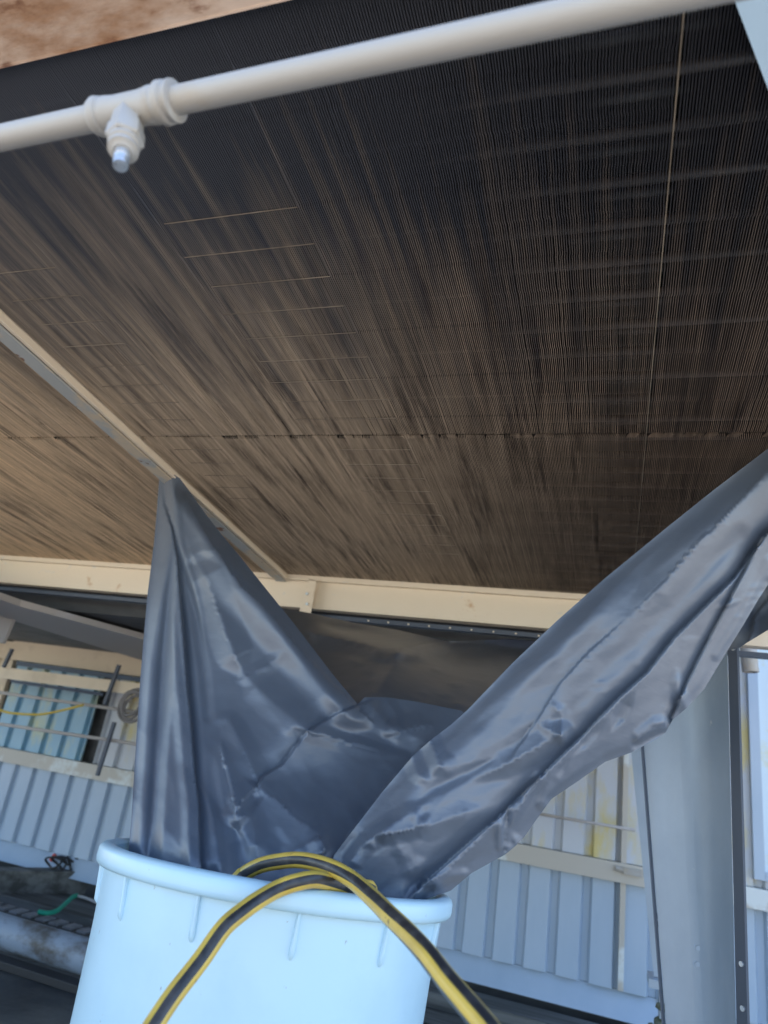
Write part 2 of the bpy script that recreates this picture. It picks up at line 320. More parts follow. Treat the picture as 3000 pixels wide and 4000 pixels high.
# legs
def leg(px_l_top, px_l_bot, xr, Y, name, topz=.60):
    a0 = aty(*px_l_top, Y); a1 = aty(*px_l_bot, Y); sl = (a1[0] - a0[0]) / (a1[2] - a0[2]); xt = a0[0] + sl * (topz - a0[2]); xb = min(a0[0] + sl * (G - a0[2]), xr - .08)
    b = MB(); rows = []
    prof = [(0, 0), (.2, 0), (.45, 0), (.58, -.004), (.70, -.014), (.82, -.036), (.92, -.068), (1, -.11)]
    for z, xl in ((topz, xt), (G, xb)): rows.append([(xl + (xr - xl) * u, Y + dy, z) for u, dy in prof])
    n = len(prof); b.add(rows[0] + rows[1] + [(x, y + .006, z) for x, y, z in rows[0] + rows[1]], [(i, i + 1, n + i + 1, n + i) for i in range(n - 1)] + [(2 * n + i, 2 * n + i + 1, 3 * n + i + 1, 3 * n + i) for i in range(n - 1)])
    o = b.build(name, M['galv'], unit, 'auto')
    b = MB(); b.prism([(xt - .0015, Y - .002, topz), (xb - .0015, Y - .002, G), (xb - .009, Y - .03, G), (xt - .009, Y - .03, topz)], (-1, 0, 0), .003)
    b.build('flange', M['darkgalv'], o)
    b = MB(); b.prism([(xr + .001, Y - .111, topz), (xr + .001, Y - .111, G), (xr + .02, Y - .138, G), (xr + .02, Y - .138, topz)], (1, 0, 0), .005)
    b.build('flange', M['darkgalv'], o)  # right flange: its shade is put into the dark colour
    return o
XR = float(aty(2852, 3000, 2.09)[0])
lg = leg((2549, 3000), (2662, 4000), XR, 2.2, 'leg')
for x, y in ((2726, 3702), (2724, 3766)):
    c_ = aty(x, y, 2.2); b = MB(); b.tube([c_ - np.array([0, .0005, 0]), c_ - np.array([0, .003, 0])], .0105, 16); b.tube([c_ - np.array([0, .004, 0]), c_ - np.array([0, .007, 0])], .0065, 6); b.build('bolt', M['boltm'], lg)
for z in (.42, -.33, -.42):
    c_ = np.array([XR + .014, 2.2 - .128, z]); b = MB(); b.tube([c_, c_ + np.array([-.004, -.003, 0])], .006, 10); b.build('bolt', M['metal'], lg)
leg((-900, 3000), (-700, 4000), -3.0, 2.2, 'leg')

# ------------------------------------------------------------------ second unit behind, seen from below
u2 = empty('rear_unit', (-1.6, 3.4, .7), 'dark underside of a second unit between the cream end beam and the cladding wall', 'condenser')
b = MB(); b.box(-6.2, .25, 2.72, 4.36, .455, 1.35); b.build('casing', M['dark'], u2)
b = MB(); b.prism([atz(-120, 2300, .41), atz(75, 2368, .41), atz(700, 2535, .41), atz(700, 2625, .41), atz(75, 2432, .41), atz(-120, 2365, .41)], (0, 0, 1), .03)
b.build('brace', M['rail'], u2)
b = MB(); b.prism([atz(-200, 2350, .449), atz(75, 2428, .449), atz(700, 2622, .449), atz(560, 2575, .449), atz(20, 2512, .449), atz(-200, 2480, .449)], (0, 0, 1), .006)
b.build('soffit_sheet', mat('grey_soffit', (.20, .20, .19), .7, 0, (.10, .10, .10), 5, (.4, .7), (1, 3, 1)), u2)
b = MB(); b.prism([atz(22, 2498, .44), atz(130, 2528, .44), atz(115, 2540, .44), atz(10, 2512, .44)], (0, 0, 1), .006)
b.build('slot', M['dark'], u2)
pp = aty(0, 2400, 3.0)
b = MB(); b.prism([aty(-80, 2320, 2.9), aty(0, 2345, 2.9), aty(72, 2372, 2.9), aty(10, 2512, 2.9), aty(-80, 2502, 2.9)], (0, 1, 0), .02)
b.build('hanger_plate', M['rail'], u2)
b = MB(); b.box(-6.1, -5.9, 3.6, 3.7, G, .455); b.build('leg', M['galv'], u2)

# ------------------------------------------------------------------ cladding wall
YW = 4.4
wall = empty('building', (-1.5, YW, G), 'pale blue corrugated metal building wall with beige sill in the background', 'building')
def clad(x0, x1, z0, z1, per=.17, Y=YW, dep=.03):
    b = MB(); xs = []; x = math.floor(x0 / per) * per - .075
    while x < x1:
        for dx, dy in ((0, 0), (.112, 0), (.122, dep), (.158, dep)): xs.append((x + dx, Y + dy))
        x += per
    xs = [p for p in xs if x0 <= p[0] <= x1]; n = len(xs)
    b.add([(x, y, z0) for x, y in xs] + [(x, y, z1) for x, y in xs], [(i, i + 1, n + i + 1, n + i) for i in range(n - 1)])
    return b
clad(-9, 4.5, -.945, -.44).build('lower_cladding', M['wall'], wall)
clad(-9, -4.52, -.34, .30).build('upper_cladding', M['header'], wall)
clad(-4.50, -3.60, -.34, .30).build('blue_cladding', M['blueglass'], wall)
clad(-3.58, -2.4, -.34, .30).build('upper_cladding', M['wallup'], wall)
clad(-2.38, 4.5, -.34, 2.4).build('upper_cladding', M['wallup'], wall)
clad(-9, -2.42, .456, 2.4).build('upper_cladding', M['wall'], wall)
b = MB(); b.box(-9, 4.5, YW - .045, YW + .03, -.438, -.342); b.build('sill', M['sill'], wall)
b = MB(); b.box(-9, -2.4, YW - .035, YW + .03, .302, .454); b.build('header_beam', M['header'], wall)
b = MB(); b.box(-4.5, -3.0, YW - .012, YW - .006, .262, .297); b.box(-4.5, -3.6, YW - .012, YW - .006, .128, .150); b.build('seal_strip', M['navy'], wall)
b = MB(); b.prism([(-9, YW - .06, -1.06), (-9, YW + .03, -.947), (-9, YW + .05, -1.06)], (1, 0, 0), 13.5); b.build('base_flashing', M['wall'], wall)
b = MB(); b.box(-9, 4.5, YW + .06, YW + .2, G - .02, 2.45); b.build('wall_core', M['dark'], wall)
xx = float(aty(2425, 3400, YW)[0])
b = MB(); b.box(xx, xx + .028, YW - .02, YW + .03, -.94, .3); b.build('corner_trim', M['sill'], wall)
x2 = float(aty(2951, 3200, YW)[0])
wf = MB(); wf.box(x2 - .02, x2 + .03, YW - .04, YW + .02, -.30, 1.1); wf.box(x2 + .031, x2 + 1.1, YW - .04, YW + .02, -.30, -.26); wf.box(x2 + .031, x2 + 1.1, YW - .04, YW + .02, 1.06, 1.1); wf.box(x2 + 1.101, x2 + 1.14, YW - .04, YW + .02, -.30, 1.1)
wfo = wf.build('window', M['wall'], wall)
b = MB(); b.box(x2 + .031, x2 + 1.1, YW - .02, YW - .012, -.26, 1.06); b.build('pane', mat('frosted_pane', (.55, .66, .74), .3, 0, (.60, .56, .30), 2.2, (.52, .62)), wfo)
# white clamp on the sill (blurred bright fitting)
p = aty(2475, 3408, YW - .06); b = MB(); b.box(p[0] - .05, p[0] + .04, YW - .07, YW - .046, p[2] - .016, p[2] + .016); b.tube([(p[0] - .09, YW - .058, p[2] + .006), (p[0] - .05, YW - .058, p[2])], .014, 8)
tag(b.build('sill_fitting', M['white']), 'small white pipe fitting lying against the beige sill behind the grey post', 'fitting')

# downpipe stub at the right
p = aty(2925, 2560, 3.6); q = aty(2932, 2625, 3.6)
b = MB(); b.tube([p + np.array([0, 0, .25]), p, q], .036, 20, cap=False); b.tube([q, q + (q - p) * .02, ], [.036, .030], 20, cap=False); b.tube([q, p], .030, 20, cap=False)
tag(b.build('pipe_stub', M['white'], smooth='auto'), 'white open-ended pipe stub pointing down beside the steel leg', 'pipe')
b = MB(); b.bar(p + np.array([-.05, .04, .16]), p + np.array([.9, .04, .16]), .03, .03); 
o = b.build('pipe_bracket', M['rail'])
tag(o, 'thin horizontal rail holding the white pipe stub at the right edge', 'bracket')

# thin white rod across the upper cladding at right
b = MB(); b.tube([aty(2050, 3170, 4.2), aty(2480, 3243, 4.2)], .008, 8)
tag(b.build('conduit', M['rail'], smooth=True), 'thin white rod crossing the stained cladding right of the sheet', 'conduit')

# second post, behind the main leg
Yp = 3.3
post = empty('steel_post', aty(2555, 3830, Yp), 'narrow pale steel post standing just left of and behind the broad leg', 'post')
b = MB()
b.prism([aty(2452, 2800, Yp), aty(2600, 2800, Yp), aty(2655, 3832, Yp), aty(2554, 3815, Yp)], (0, 1, 0), .012)
b.build('web', M['galv'], post)
b = MB(); a = aty(2554, 3815, Yp); b.box(a[0] - .02, a[0] + .2, Yp - .05, Yp + .09, a[2] - .03, a[2] - .001)
b.box(a[0] + .02, a[0] + .12, Yp - .02, Yp + .07, G, a[2] - .031); b.build('base_plate', M['galv'], post)
for x, y in ((2574, 3578), (2576, 3610), (2608, 3797)):
    c_ = aty(x, y, Yp); b = MB(); b.tube([c_, c_ - np.array([0, .006, 0])], .012, 10); b.build('bolt', M['darkgalv'], post)

# stones and scrap round the post foot
b = MB()
def rock(b, c, r):
    n = len(b.v); bm = bmesh.new(); bmesh.ops.create_icosphere(bm, subdivisions=1, radius=r)
    v = [Vector(c) + Vector((p.co.x * random.uniform(.7, 1.3), p.co.y * random.uniform(.7, 1.3), p.co.z * random.uniform(.5, .9))) for p in bm.verts]
    b.add(v, [tuple(q.index for q in f.verts) for f in bm.faces]); bm.free()
a = aty(2590, 3930, 3.2)
for i in range(60): rock(b, (a[0] + random.uniform(-.09, .13), a[1] + random.uniform(-.12, .1), G + random.uniform(0, .30) * random.random() + .01 + max(0, a[2] - G - .12) * random.random()), random.uniform(.01, .035))
a = aty(2990, 3990, 3.9)
for i in range(30): rock(b, (a[0] + random.uniform(-.05, .3), a[1] + random.uniform(-.12, .1), G + random.uniform(0, .12)), random.uniform(.01, .03))
tag(b.build('loose_stones', M['moss']), 'mossy stones and scrap heaped round the foot of the narrow post', 'stones', kind='stuff')

# ------------------------------------------------------------------ background things at left
rail = empty('railing', aty(300, 2800, 3.9), 'thin grey pipe railing in front of the blue cladding at left', 'railing')
Yr = 3.9
for pts, r in (([(-400, 2648), (398, 2762), (700, 2805)], .011), ([(-400, 2770), (524, 2905), (700, 2930)], .011)):
    MB().tube([aty(*p, Yr) for p in pts], r, 10).build('rail', M['rail'], rail, True)
b = MB(); b.bar(aty(-300, 2590, Yr), aty(700, 2712, Yr), .02, .075); b.build('top_board', M['header'], rail)
for a_, c_ in (((48, 2535), (14, 2607)), ((466, 2597), (408, 2752)), ((447, 2821), (380, 3030))):
    p, q = aty(*a_, Yr - .03), aty(*c_, Yr - .03); b = MB(); b.bar(p, q, .022, .02, (0, 1, 0)); b.build('post', M['darkgalv'], rail)
for px in (-250, 640):
    q = aty(px, 2900, Yr); b = MB(); b.box(q[0] - .02, q[0] + .02, Yr - .02, Yr + .02, G, q[2] + .2); b.build('post', M['rail'], rail)
b = MB(); b.tube(spline([aty(x, y, Yr - .05) for x, y in ((-200, 2700), (0, 2774), (72, 2788), (163, 2790), (253, 2772), (325, 2754))]), .008, 8)
tag(b.build('yellow_cable', M['yellow'], smooth=True), 'yellow cable sagging along the thin pipe railing', 'cable')
b = MB(); cc = aty(517, 2759, 3.8)
pts = []
for t in np.linspace(0, 2 * math.pi * 4, 160):
    r = .108 - .014 * t / 6.28 + .006 * math.sin(t * 2.3); pts.append(cc + np.array([r * math.cos(t), .012 * math.sin(t * .7), r * math.sin(t) * 1.05]))
b.tube(pts, .010, 8)
tag(b.build('coiled_hose', M['coilhose'], smooth=True), 'coiled grey hose hanging on the railing beside the left edge of the sheet', 'hose')

# box beam on the floor
p0, p1 = atz(-500, 3385, -1.02), atz(900, 3408, -1.02)
b = MB(); b.bar(p0 - np.array([0, 0, .07]), p1 - np.array([0, 0, .07]), .12, .14); tag(b.build('box_beam', M['timber'], bevel=.006), 'grey weathered box beam lying on the floor left of the barrel', 'beam')
# cable bundle on it
hd = empty('cable_bundle', atz(300, 3380, -1.02), 'tangled black cables with red, yellow and green plugs on the grey box beam', 'cables')
b = MB()
for i in range(7):
    c0 = atz(200 + i * 22, 3392, -1.02); pts = [c0 + np.array([.06 * math.cos(a + i) + .01 * i, .02 * math.sin(a * 2 + i), .035 + .032 * math.sin(a + i * .4)]) for a in np.linspace(0, 6.0, 24)]
    b.tube(pts, .0075, 6)
b.build('black_cable', M['black'], hd, True)
for (x, y), mm in (((325, 3345), 'red'), ((207, 3350), 'red'), ((349, 3347), 'yellow')):
    c_ = atz(x, y, -1.0 + .03); b = MB(); b.bar(c_ - np.array([.012, 0, .022]), c_ + np.array([.012, 0, .022]), .024, .022, (0, 1, 0)); b.build('plug', M[mm], hd, bevel=.004)
b = MB(); b.tube(spline([aty(x, y, atz(360, 3360, -1.0)[1]) for x, y in ((352, 3338), (372, 3345), (384, 3362), (386, 3385))]), .008, 8); b.build('green_cable', M['green'], hd, True)
# green strap and grey tube
b = MB(); pts = spline([atz(x, y, -1.10) for x, y in ((150, 3562), (185, 3567), (222, 3558), (255, 3530), (283, 3505), (300, 3498))]); b.tube(pts, .013, 8)
tag(b.build('green_strap', M['green'], smooth=True), 'bright green strap curling up from the slats left of the barrel', 'strap')
b = MB(); b.tube(spline([atz(x, y, -1.10) for x, y in ((303, 3500), (345, 3512), (400, 3535), (520, 3580))]), .009, 8)
tag(b.build('grey_tube', M['rail'], smooth=True), 'thin grey tube running from the green strap behind the barrel', 'tube')
# slatted drain
gr = empty('drain_grating', atz(150, 3580, -1.15), 'row of pale slats behind the big blue pipe at lower left', 'grating')
b = MB(); zg = -1.13; yl = float(atz(175, 3585, zg)[1])
x = -6.0; 
while x < -.6: b.box(x, x + .062, yl - .045, yl + .05, zg - .01, zg); x += .098
b.build('slats', M['grate'], gr)
b = MB(); b.box(-6, -.6, yl - .045, yl + .05, G, zg - .012); b.build('channel', M['timber'], gr)
b = MB(); b.box(-6, 2.0, yl + .25, yl + .62, G, G + .05); tag(b.build('floor_board', M['timber'], bevel=.004), 'flat weathered board on the floor behind the pale slats', 'board')
# big pipe parallel to the wall
pt = atz(175, 3622, -1.03); yc = float(pt[1]) - .01
b = MB(); n = 40; b.tube([(-6 + i * .13, yc, -1.095) for i in range(n)], .075, 28)
tag(b.build('floor_pipe', M['bigpipe'], smooth='auto'), 'big dirty pale blue pipe along the floor at lower left', 'pipe')
b = MB(); b.box(-6, -.9, yc - .14, yc - .06, G, G + .035); tag(b.build('black_strip', M['black'], bevel=.004), 'black strip on the wet floor along the big blue pipe', 'strip')  # low black strip along the near side of the pipe
# timbers at right bottom
b = MB(); b.box(-1.4, .6, YW - .32, YW - .10, G, -1.085); tag(b.build('timber', M['timber'], bevel=.008), 'weathered grey timber on the floor tight against the wall base, behind the striped hose', 'timber')
b = MB(); b.box(-1.4, .45, YW - .72, YW - .42, G, G + .07); tag(b.build('timber', M['timber'], bevel=.008), 'second weathered timber nearer the camera, at bottom right beside the striped hose', 'timber')

# ------------------------------------------------------------------ white spray pipe with nozzle
Zp = .6; rp = .0136; q_ = .78
sp = empty('spray_pipe', atz(480, 500, Zp), 'white painted spray pipe crossing under the dark fins with a threaded nozzle', 'pipe')
A, Bq = atz(0, 540, Zp), atz(2404, 25, Zp - .006)
dirp = (Bq - A) / np.linalg.norm(Bq - A)
b = MB(); pts = [A + dirp * t for t in np.linspace(-2.4, 1.9, 60)]; b.tube(pts, rp, 32)
pipe = b.build('pipe', M['white'], sp, 'auto')
def onpipe(px):       # point on axis seen at pixel column px
    lo, hi = -1.0, 1.2
    for _ in range(40):
        m_ = (lo + hi) / 2; c_ = RC @ (A + dirp * m_)
        if 1500 + F * c_[0] / c_[2] < px: lo = m_
        else: hi = m_
    return A + dirp * lo
def lathe(b, o, d, prof, seg=32, sc=1):
    pts = [Vector(o) + Vector(d) * t * sc for t, r in prof]; b.tube([p for p in pts], [r * q_ for t, r in prof], seg)
t0 = onpipe(508); b = MB()
lathe(b, t0, dirp, [(-.068, .0186), (-.066, .0225), (-.058, .0258), (-.050, .0245), (-.047, .0215), (-.040, .0235), (-.032, .0225), (-.022, .0215), (.022, .0215), (.034, .0225), (.044, .024), (.049, .0222), (.054, .0245), (.060, .0272), (.068, .0268), (.072, .023), (.078, .0228), (.080, .0265), (.083, .0262), (.085, .0188)], sc=.70)
tee = b.build('tee', M['white'], sp, 'auto')
tip = atc(470, 645, float((RC @ t0)[2]) - .045); dn = tip - t0; L_ = np.linalg.norm(dn); dn = dn / L_
b = MB(); lathe(b, t0, dn, [(.004, .0195), (.030, .021), (.034, .0235), (.052, .0245), (.054, .0215)], 6)
b.build('branch', M['white'], tee, 'auto')
b = MB(); lathe(b, t0, dn, [(.0545, .018), (.056, .0205), (.060, .0205), (.062, .0175), (.0645, .0195), (.069, .0195), (.071, .014), (.073, .0125)], 24)
b.build('collar', M['white'], tee, 'auto')
b = MB(); lathe(b, t0, dn, [(.073, .0095), (.080, .0098), (.0805, .0088), (.0825, .0098), (.085, .0088), (.0875, .0098), (.094, .0092), (.0945, .0055), (.091, .005), (.088, .001)], 24)
b.build('nozzle', M['metal'], tee, 'auto')

# ------------------------------------------------------------------ barrel
K = 1.28
BC = np.array([-.4667, 1.0586, -.1749]) * K; BN = np.array([-.0173, .0801, 1.]); BN /= np.linalg.norm(BN)
BU = np.cross([0, 1, 0], BN); BU /= np.linalg.norm(BU); BV = np.cross(BN, BU)
bar = empty('barrel', (BC[0], BC[1] - .07, G), 'large pale plastic barrel with thick rolled rim catching the sheet', 'barrel')
def ring(h, r, n=96):            # h = distance below rim plane along the axis (last rings level out on the floor)
    k = min(1, max(0, (h - .42) / .25)); out = []
    for i in range(n):
        a = 2 * math.pi * i / n; p = BC - BN * h * K + r * K * (math.cos(a) * BU + math.sin(a) * BV)
        p[2] = (1 - k) * p[2] + k * (G + (.772 - h) * K); out.append(p)
    return out
def lathe_rings(prof, n=96):
    b = MB(); v = []
    for h, r in prof: v += ring(h, r, n)
    f = [(i * n + k, i * n + (k + 1) % n, (i + 1) * n + (k + 1) % n, (i + 1) * n + k) for i in range(len(prof) - 1) for k in range(n)]
    return b.add(v, f)
prof = [(.004, .238), (.06, .2375), (.3, .225), (.5, .2165), (.70, .209), (.757, .206), (.760, .01), (.771, .01), (.772, .200), (.764, .208), (.7, .2125), (.6, .2165), (.5, .2205), (.4, .2255), (.3, .2295), (.2, .2345), (.1, .241), (.04, .2465), (.022, .248)]
lathe_rings(prof).build('body', M['plastic'], bar, True)
rp_ = [(.006, .2385), (.002, .2405), (0, .244), (-.001, .250), (.0005, .256), (.003, .2595), (.007, .2612), (.018, .2612), (.023, .2600), (.026, .2565), (.0262, .251), (.0225, .2495), (.010, .2490), (.006, .2385)]
lathe_rings(rp_, 128).build('rim', M['plastic'], bar, True)
# ribs: match photo columns 770 (third), 1090, 1410 ...
for k in range(13):
    a = R_(-90 + 3.5 + k * 27.7); b = MB(); n = 14
    cdir = math.cos(a) * BU + math.sin(a) * BV; tdir = -math.sin(a) * BU + math.cos(a) * BV
    pr = [(.024, .0018, .0065), (.035, .0022, .0060), (.062, .0034, .0048), (.070, .0036, .0044), (.0745, .002, .0004)]
    rows = []
    for h, wd, hg in pr:
        rb = np.interp(h, [.022, .04, .1, .2], [.248, .2465, .241, .2345]); o_ = BC - BN * h * K; rb *= K; wd *= K; hg *= K
        rows.append([o_ + cdir * (rb - .001 * K) - tdir * wd, o_ + cdir * (rb + hg * .7) - tdir * wd * .9, o_ + cdir * (rb + hg) - tdir * wd * .45, o_ + cdir * (rb + hg) + tdir * wd * .45, o_ + cdir * (rb + hg * .7) + tdir * wd * .9, o_ + cdir * (rb - .001 * K) + tdir * wd])
    v = [p for r in rows for p in r]; f = [(i * 6 + j, i * 6 + j + 1, i * 6 + j + 7, i * 6 + j + 6) for i in range(len(rows) - 1) for j in range(5)]
    b.add(v, f).build('rib', M['plastic'], bar, True)

# ------------------------------------------------------------------ striped hose
l1 = [atc(x, y, c * K) for x, y, c in ((560, 4070, .61), (603, 4000, .625), (681, 3884, .65), (784, 3751, .68), (872, 3627, .71), (945, 3562, .735), (1017, 3511, .758), (1089, 3471, .782), (1162, 3446, .79), (1234, 3435, .805), (1306, 3450, .83), (1371, 3475, .86), (1425, 3510, .895))]
inn = [BC + np.array(q) * K for q in ((.02, -.03, -.16), (.10, .10, -.28), (-.03, .17, -.34), (-.15, .04, -.26), (-.135, -.08, -.14))]
l2 = [atc(x, y, c * K) for x, y, c in ((900, 3462, .90), (950, 3416, .90), (1017, 3381, .89), (1089, 3365, .882), (1162, 3359, .868), (1234, 3370, .85), (1306, 3395, .826), (1379, 3439, .80), (1451, 3504, .755), (1523, 3576, .70), (1596, 3648, .655), (1668, 3728, .615), (1740, 3822, .58), (1813, 3909, .55), (1885, 3995, .525), (1960, 4090, .50))]
e_ = l1[0] + (l1[0] - l1[1]) * 2.2; g0 = [e_ + np.array([-.25, -.3, 0]) , e_]
for q_ in g0: pass
g0 = [np.array([e_[0] - .35, e_[1] - .35, G + .018]), np.array([e_[0] - .12, e_[1] - .12, G + .06]), e_ + np.array([-.02, -.01, -.22]), e_]
g1 = [l2[-1] + (l2[-1] - l2[-2]) * 1.5, l2[-1] + (l2[-1] - l2[-2]) * 3.5 + np.array([0, 0, -.15]), (.45, .05, G + .06), (.9, -.3, G + .018)]
hp = spline([np.array(p, float) for p in g0] + l1 + inn + l2 + [np.array(p, float) for p in g1], 8)
def hose_mesh(P, r, seg=36):
    n = len(P); P = [Vector(p) for p in P]; T = [(P[min(i + 1, n - 1)] - P[max(i - 1, 0)]).normalized() for i in range(n)]
    u = T[0].orthogonal().normalized(); V = []; L0 = [0]
    for i in range(n):
        u = (u - T[i] * u.dot(T[i])).normalized(); w_ = T[i].cross(u)
        for k in range(seg): a = 2 * math.pi * k / seg; V.append(tuple(P[i] + (u * math.cos(a) + w_ * math.sin(a)) * r))
    return V, [(i * seg + k, i * seg + (k + 1) % seg, (i + 1) * seg + (k + 1) % seg, (i + 1) * seg + k) for i in range(n - 1) for k in range(seg)], T
HO = [0.0, 0.0]      # stripe phase per loop
V, Fq, T = hose_mesh(hp, .0095 * K); me = bpy.data.meshes.new('striped_hose'); me.from_pydata(V, [], Fq); uvl = me.uv_layers.new(name='UVMap')
# stripe phase is measured from the side facing up/camera so that the bands sit as in the photo
seg = 36; n = len(hp); phase = []
for i in range(n):
    P = Vector(hp[i]); v0 = Vector(V[i * seg]) - P; tocam = (-P).normalized(); tt = T[i]; tocam = (tocam - tt * tocam.dot(tt)).normalized(); w_ = tt.cross(v0.normalized())
    phase.append(math.atan2(tocam.dot(w_), tocam.dot(v0.normalized())))
ph = np.unwrap(phase); n1 = 8 * (4 + len(l1)); n2 = n1 + 8 * len(inn)
tgt = np.interp(np.arange(n), [0, n1, n2, n2 + 8 * 6, n2 + 8 * 11, n], [.25, .25, .25, .22, .56, .62])
# tgt .25: black centre faces the camera; .75 yellow centre faces the camera (in thirds of a turn)
for pi, poly in enumerate(me.polygons):
    i, k = divmod(pi, seg)
    for li, (ii, kk) in zip(poly.loop_indices, ((i, k), (i, k + 1), (i + 1, k + 1), (i + 1, k))):
        uvl.data[li].uv = (kk / seg - ph[ii] / (2 * math.pi) + (.75 - 0.0) / 3 + (tgt[ii] - .25) / 3 * 1.0 + 4, ii * .01)
me.materials.append(M['hose']); me.shade_smooth(); ho = bpy.data.objects.new('striped_hose', me); C.objects.link(ho)
tag(ho, 'yellow and black striped hose looped over the barrel rim', 'hose')

# ------------------------------------------------------------------ plastic sheet
def seg_dist(X, Y, poly):
    best = np.full(X.shape, 1e9); side = np.zeros(X.shape); along = np.zeros(X.shape); L0 = 0; Ls = []
    tot = sum(math.dist(poly[i], poly[i + 1]) for i in range(len(poly) - 1))
    for i in range(len(poly) - 1):
        (x0, y0), (x1, y1) = poly[i], poly[i + 1]; dx, dy = x1 - x0, y1 - y0; l2_ = dx * dx + dy * dy
        t = np.clip(((X - x0) * dx + (Y - y0) * dy) / l2_, 0, 1); d = np.hypot(X - x0 - t * dx, Y - y0 - t * dy)
        s_ = -(dx * (Y - y0) - dy * (X - x0)); k = d < best - 1e-9
        best = np.where(k, d, best); side = np.where(k, s_, side); along = np.where(k, (L0 + t * math.sqrt(l2_)) / tot, along); L0 += math.sqrt(l2_)
    return best, side, along
def relief(X, Y, c, prims):
    h = np.zeros(X.shape)
    for kind, poly, wl, wr, k, tap in prims:
        d, s_, al = seg_dist(X, Y, poly); w_ = np.where(s_ > 0, wr, wl); u = np.clip(1 - d / w_, 0, 1)
        tl = .35
        if kind == 'tent': k = k * (1.6 if w_.max() < 65 else 1.25)
        if kind == 'tent' and 's' not in tap and 'e' not in tap: tap = 'se'; tl = .18
        if kind == 'tent': d = np.sqrt(d * d + 25) - 5
        if tap: # taper: width & height shrink toward chosen ends
            e = np.ones(X.shape)
            if 's' in tap: e = e * np.clip(al / tl, 0.02, 1)
            if 'e' in tap: e = e * np.clip((1 - al) / tl, 0.02, 1)
            u = np.clip(1 - d / (w_ * (.25 + .75 * e)), 0, 1)
        else: e = 1
        sc = c / F
        if kind == 'tent': h += k * .85 * w_ * sc * u ** 1.25 * e
        elif kind == 'soft': h += k * w_ * sc * (u * u * (3 - 2 * u)) * e
        elif kind == 'step': # nearer on the left of travel, drops behind on the right
            h += np.where(s_ > 0, -k * w_ * sc * u ** 1.5, .5 * k * w_ * sc * u ** 1.5) * e
        elif kind == 'pets': h += np.where(s_ < 0, -k * w_ * sc * u ** 1.5, .5 * k * w_ * sc * u ** 1.5) * e
    return h
def rbf(ctrl):
    P = np.array([(x / 1000, y / 1000) for x, y, c in ctrl]); v = np.array([1 / c for x, y, c in ctrl]); n = len(P)
    D = np.linalg.norm(P[:, None] - P[None], axis=2); K = np.where(D > 0, D * D * np.log(D + 1e-12), 0) + np.eye(n) * 1e-4
    A_ = np.zeros((n + 3, n + 3)); A_[:n, :n] = K; A_[:n, n] = 1; A_[:n, n + 1:] = P; A_[n, :n] = 1; A_[n + 1:, :n] = P.T
    s_ = np.linalg.solve(A_, np.concatenate([v, [0, 0, 0]]))
    def f(X, Y):
        q = np.stack([X / 1000, Y / 1000], -1); D = np.linalg.norm(q[:, None] - P[None], axis=2); K = np.where(D > 0, D * D * np.log(D + 1e-12), 0)
        return 1 / np.clip(K @ s_[:n] + s_[n] + q @ s_[n + 1:], .25, 2)
    return f
tv, tf = [], []
tmi = []
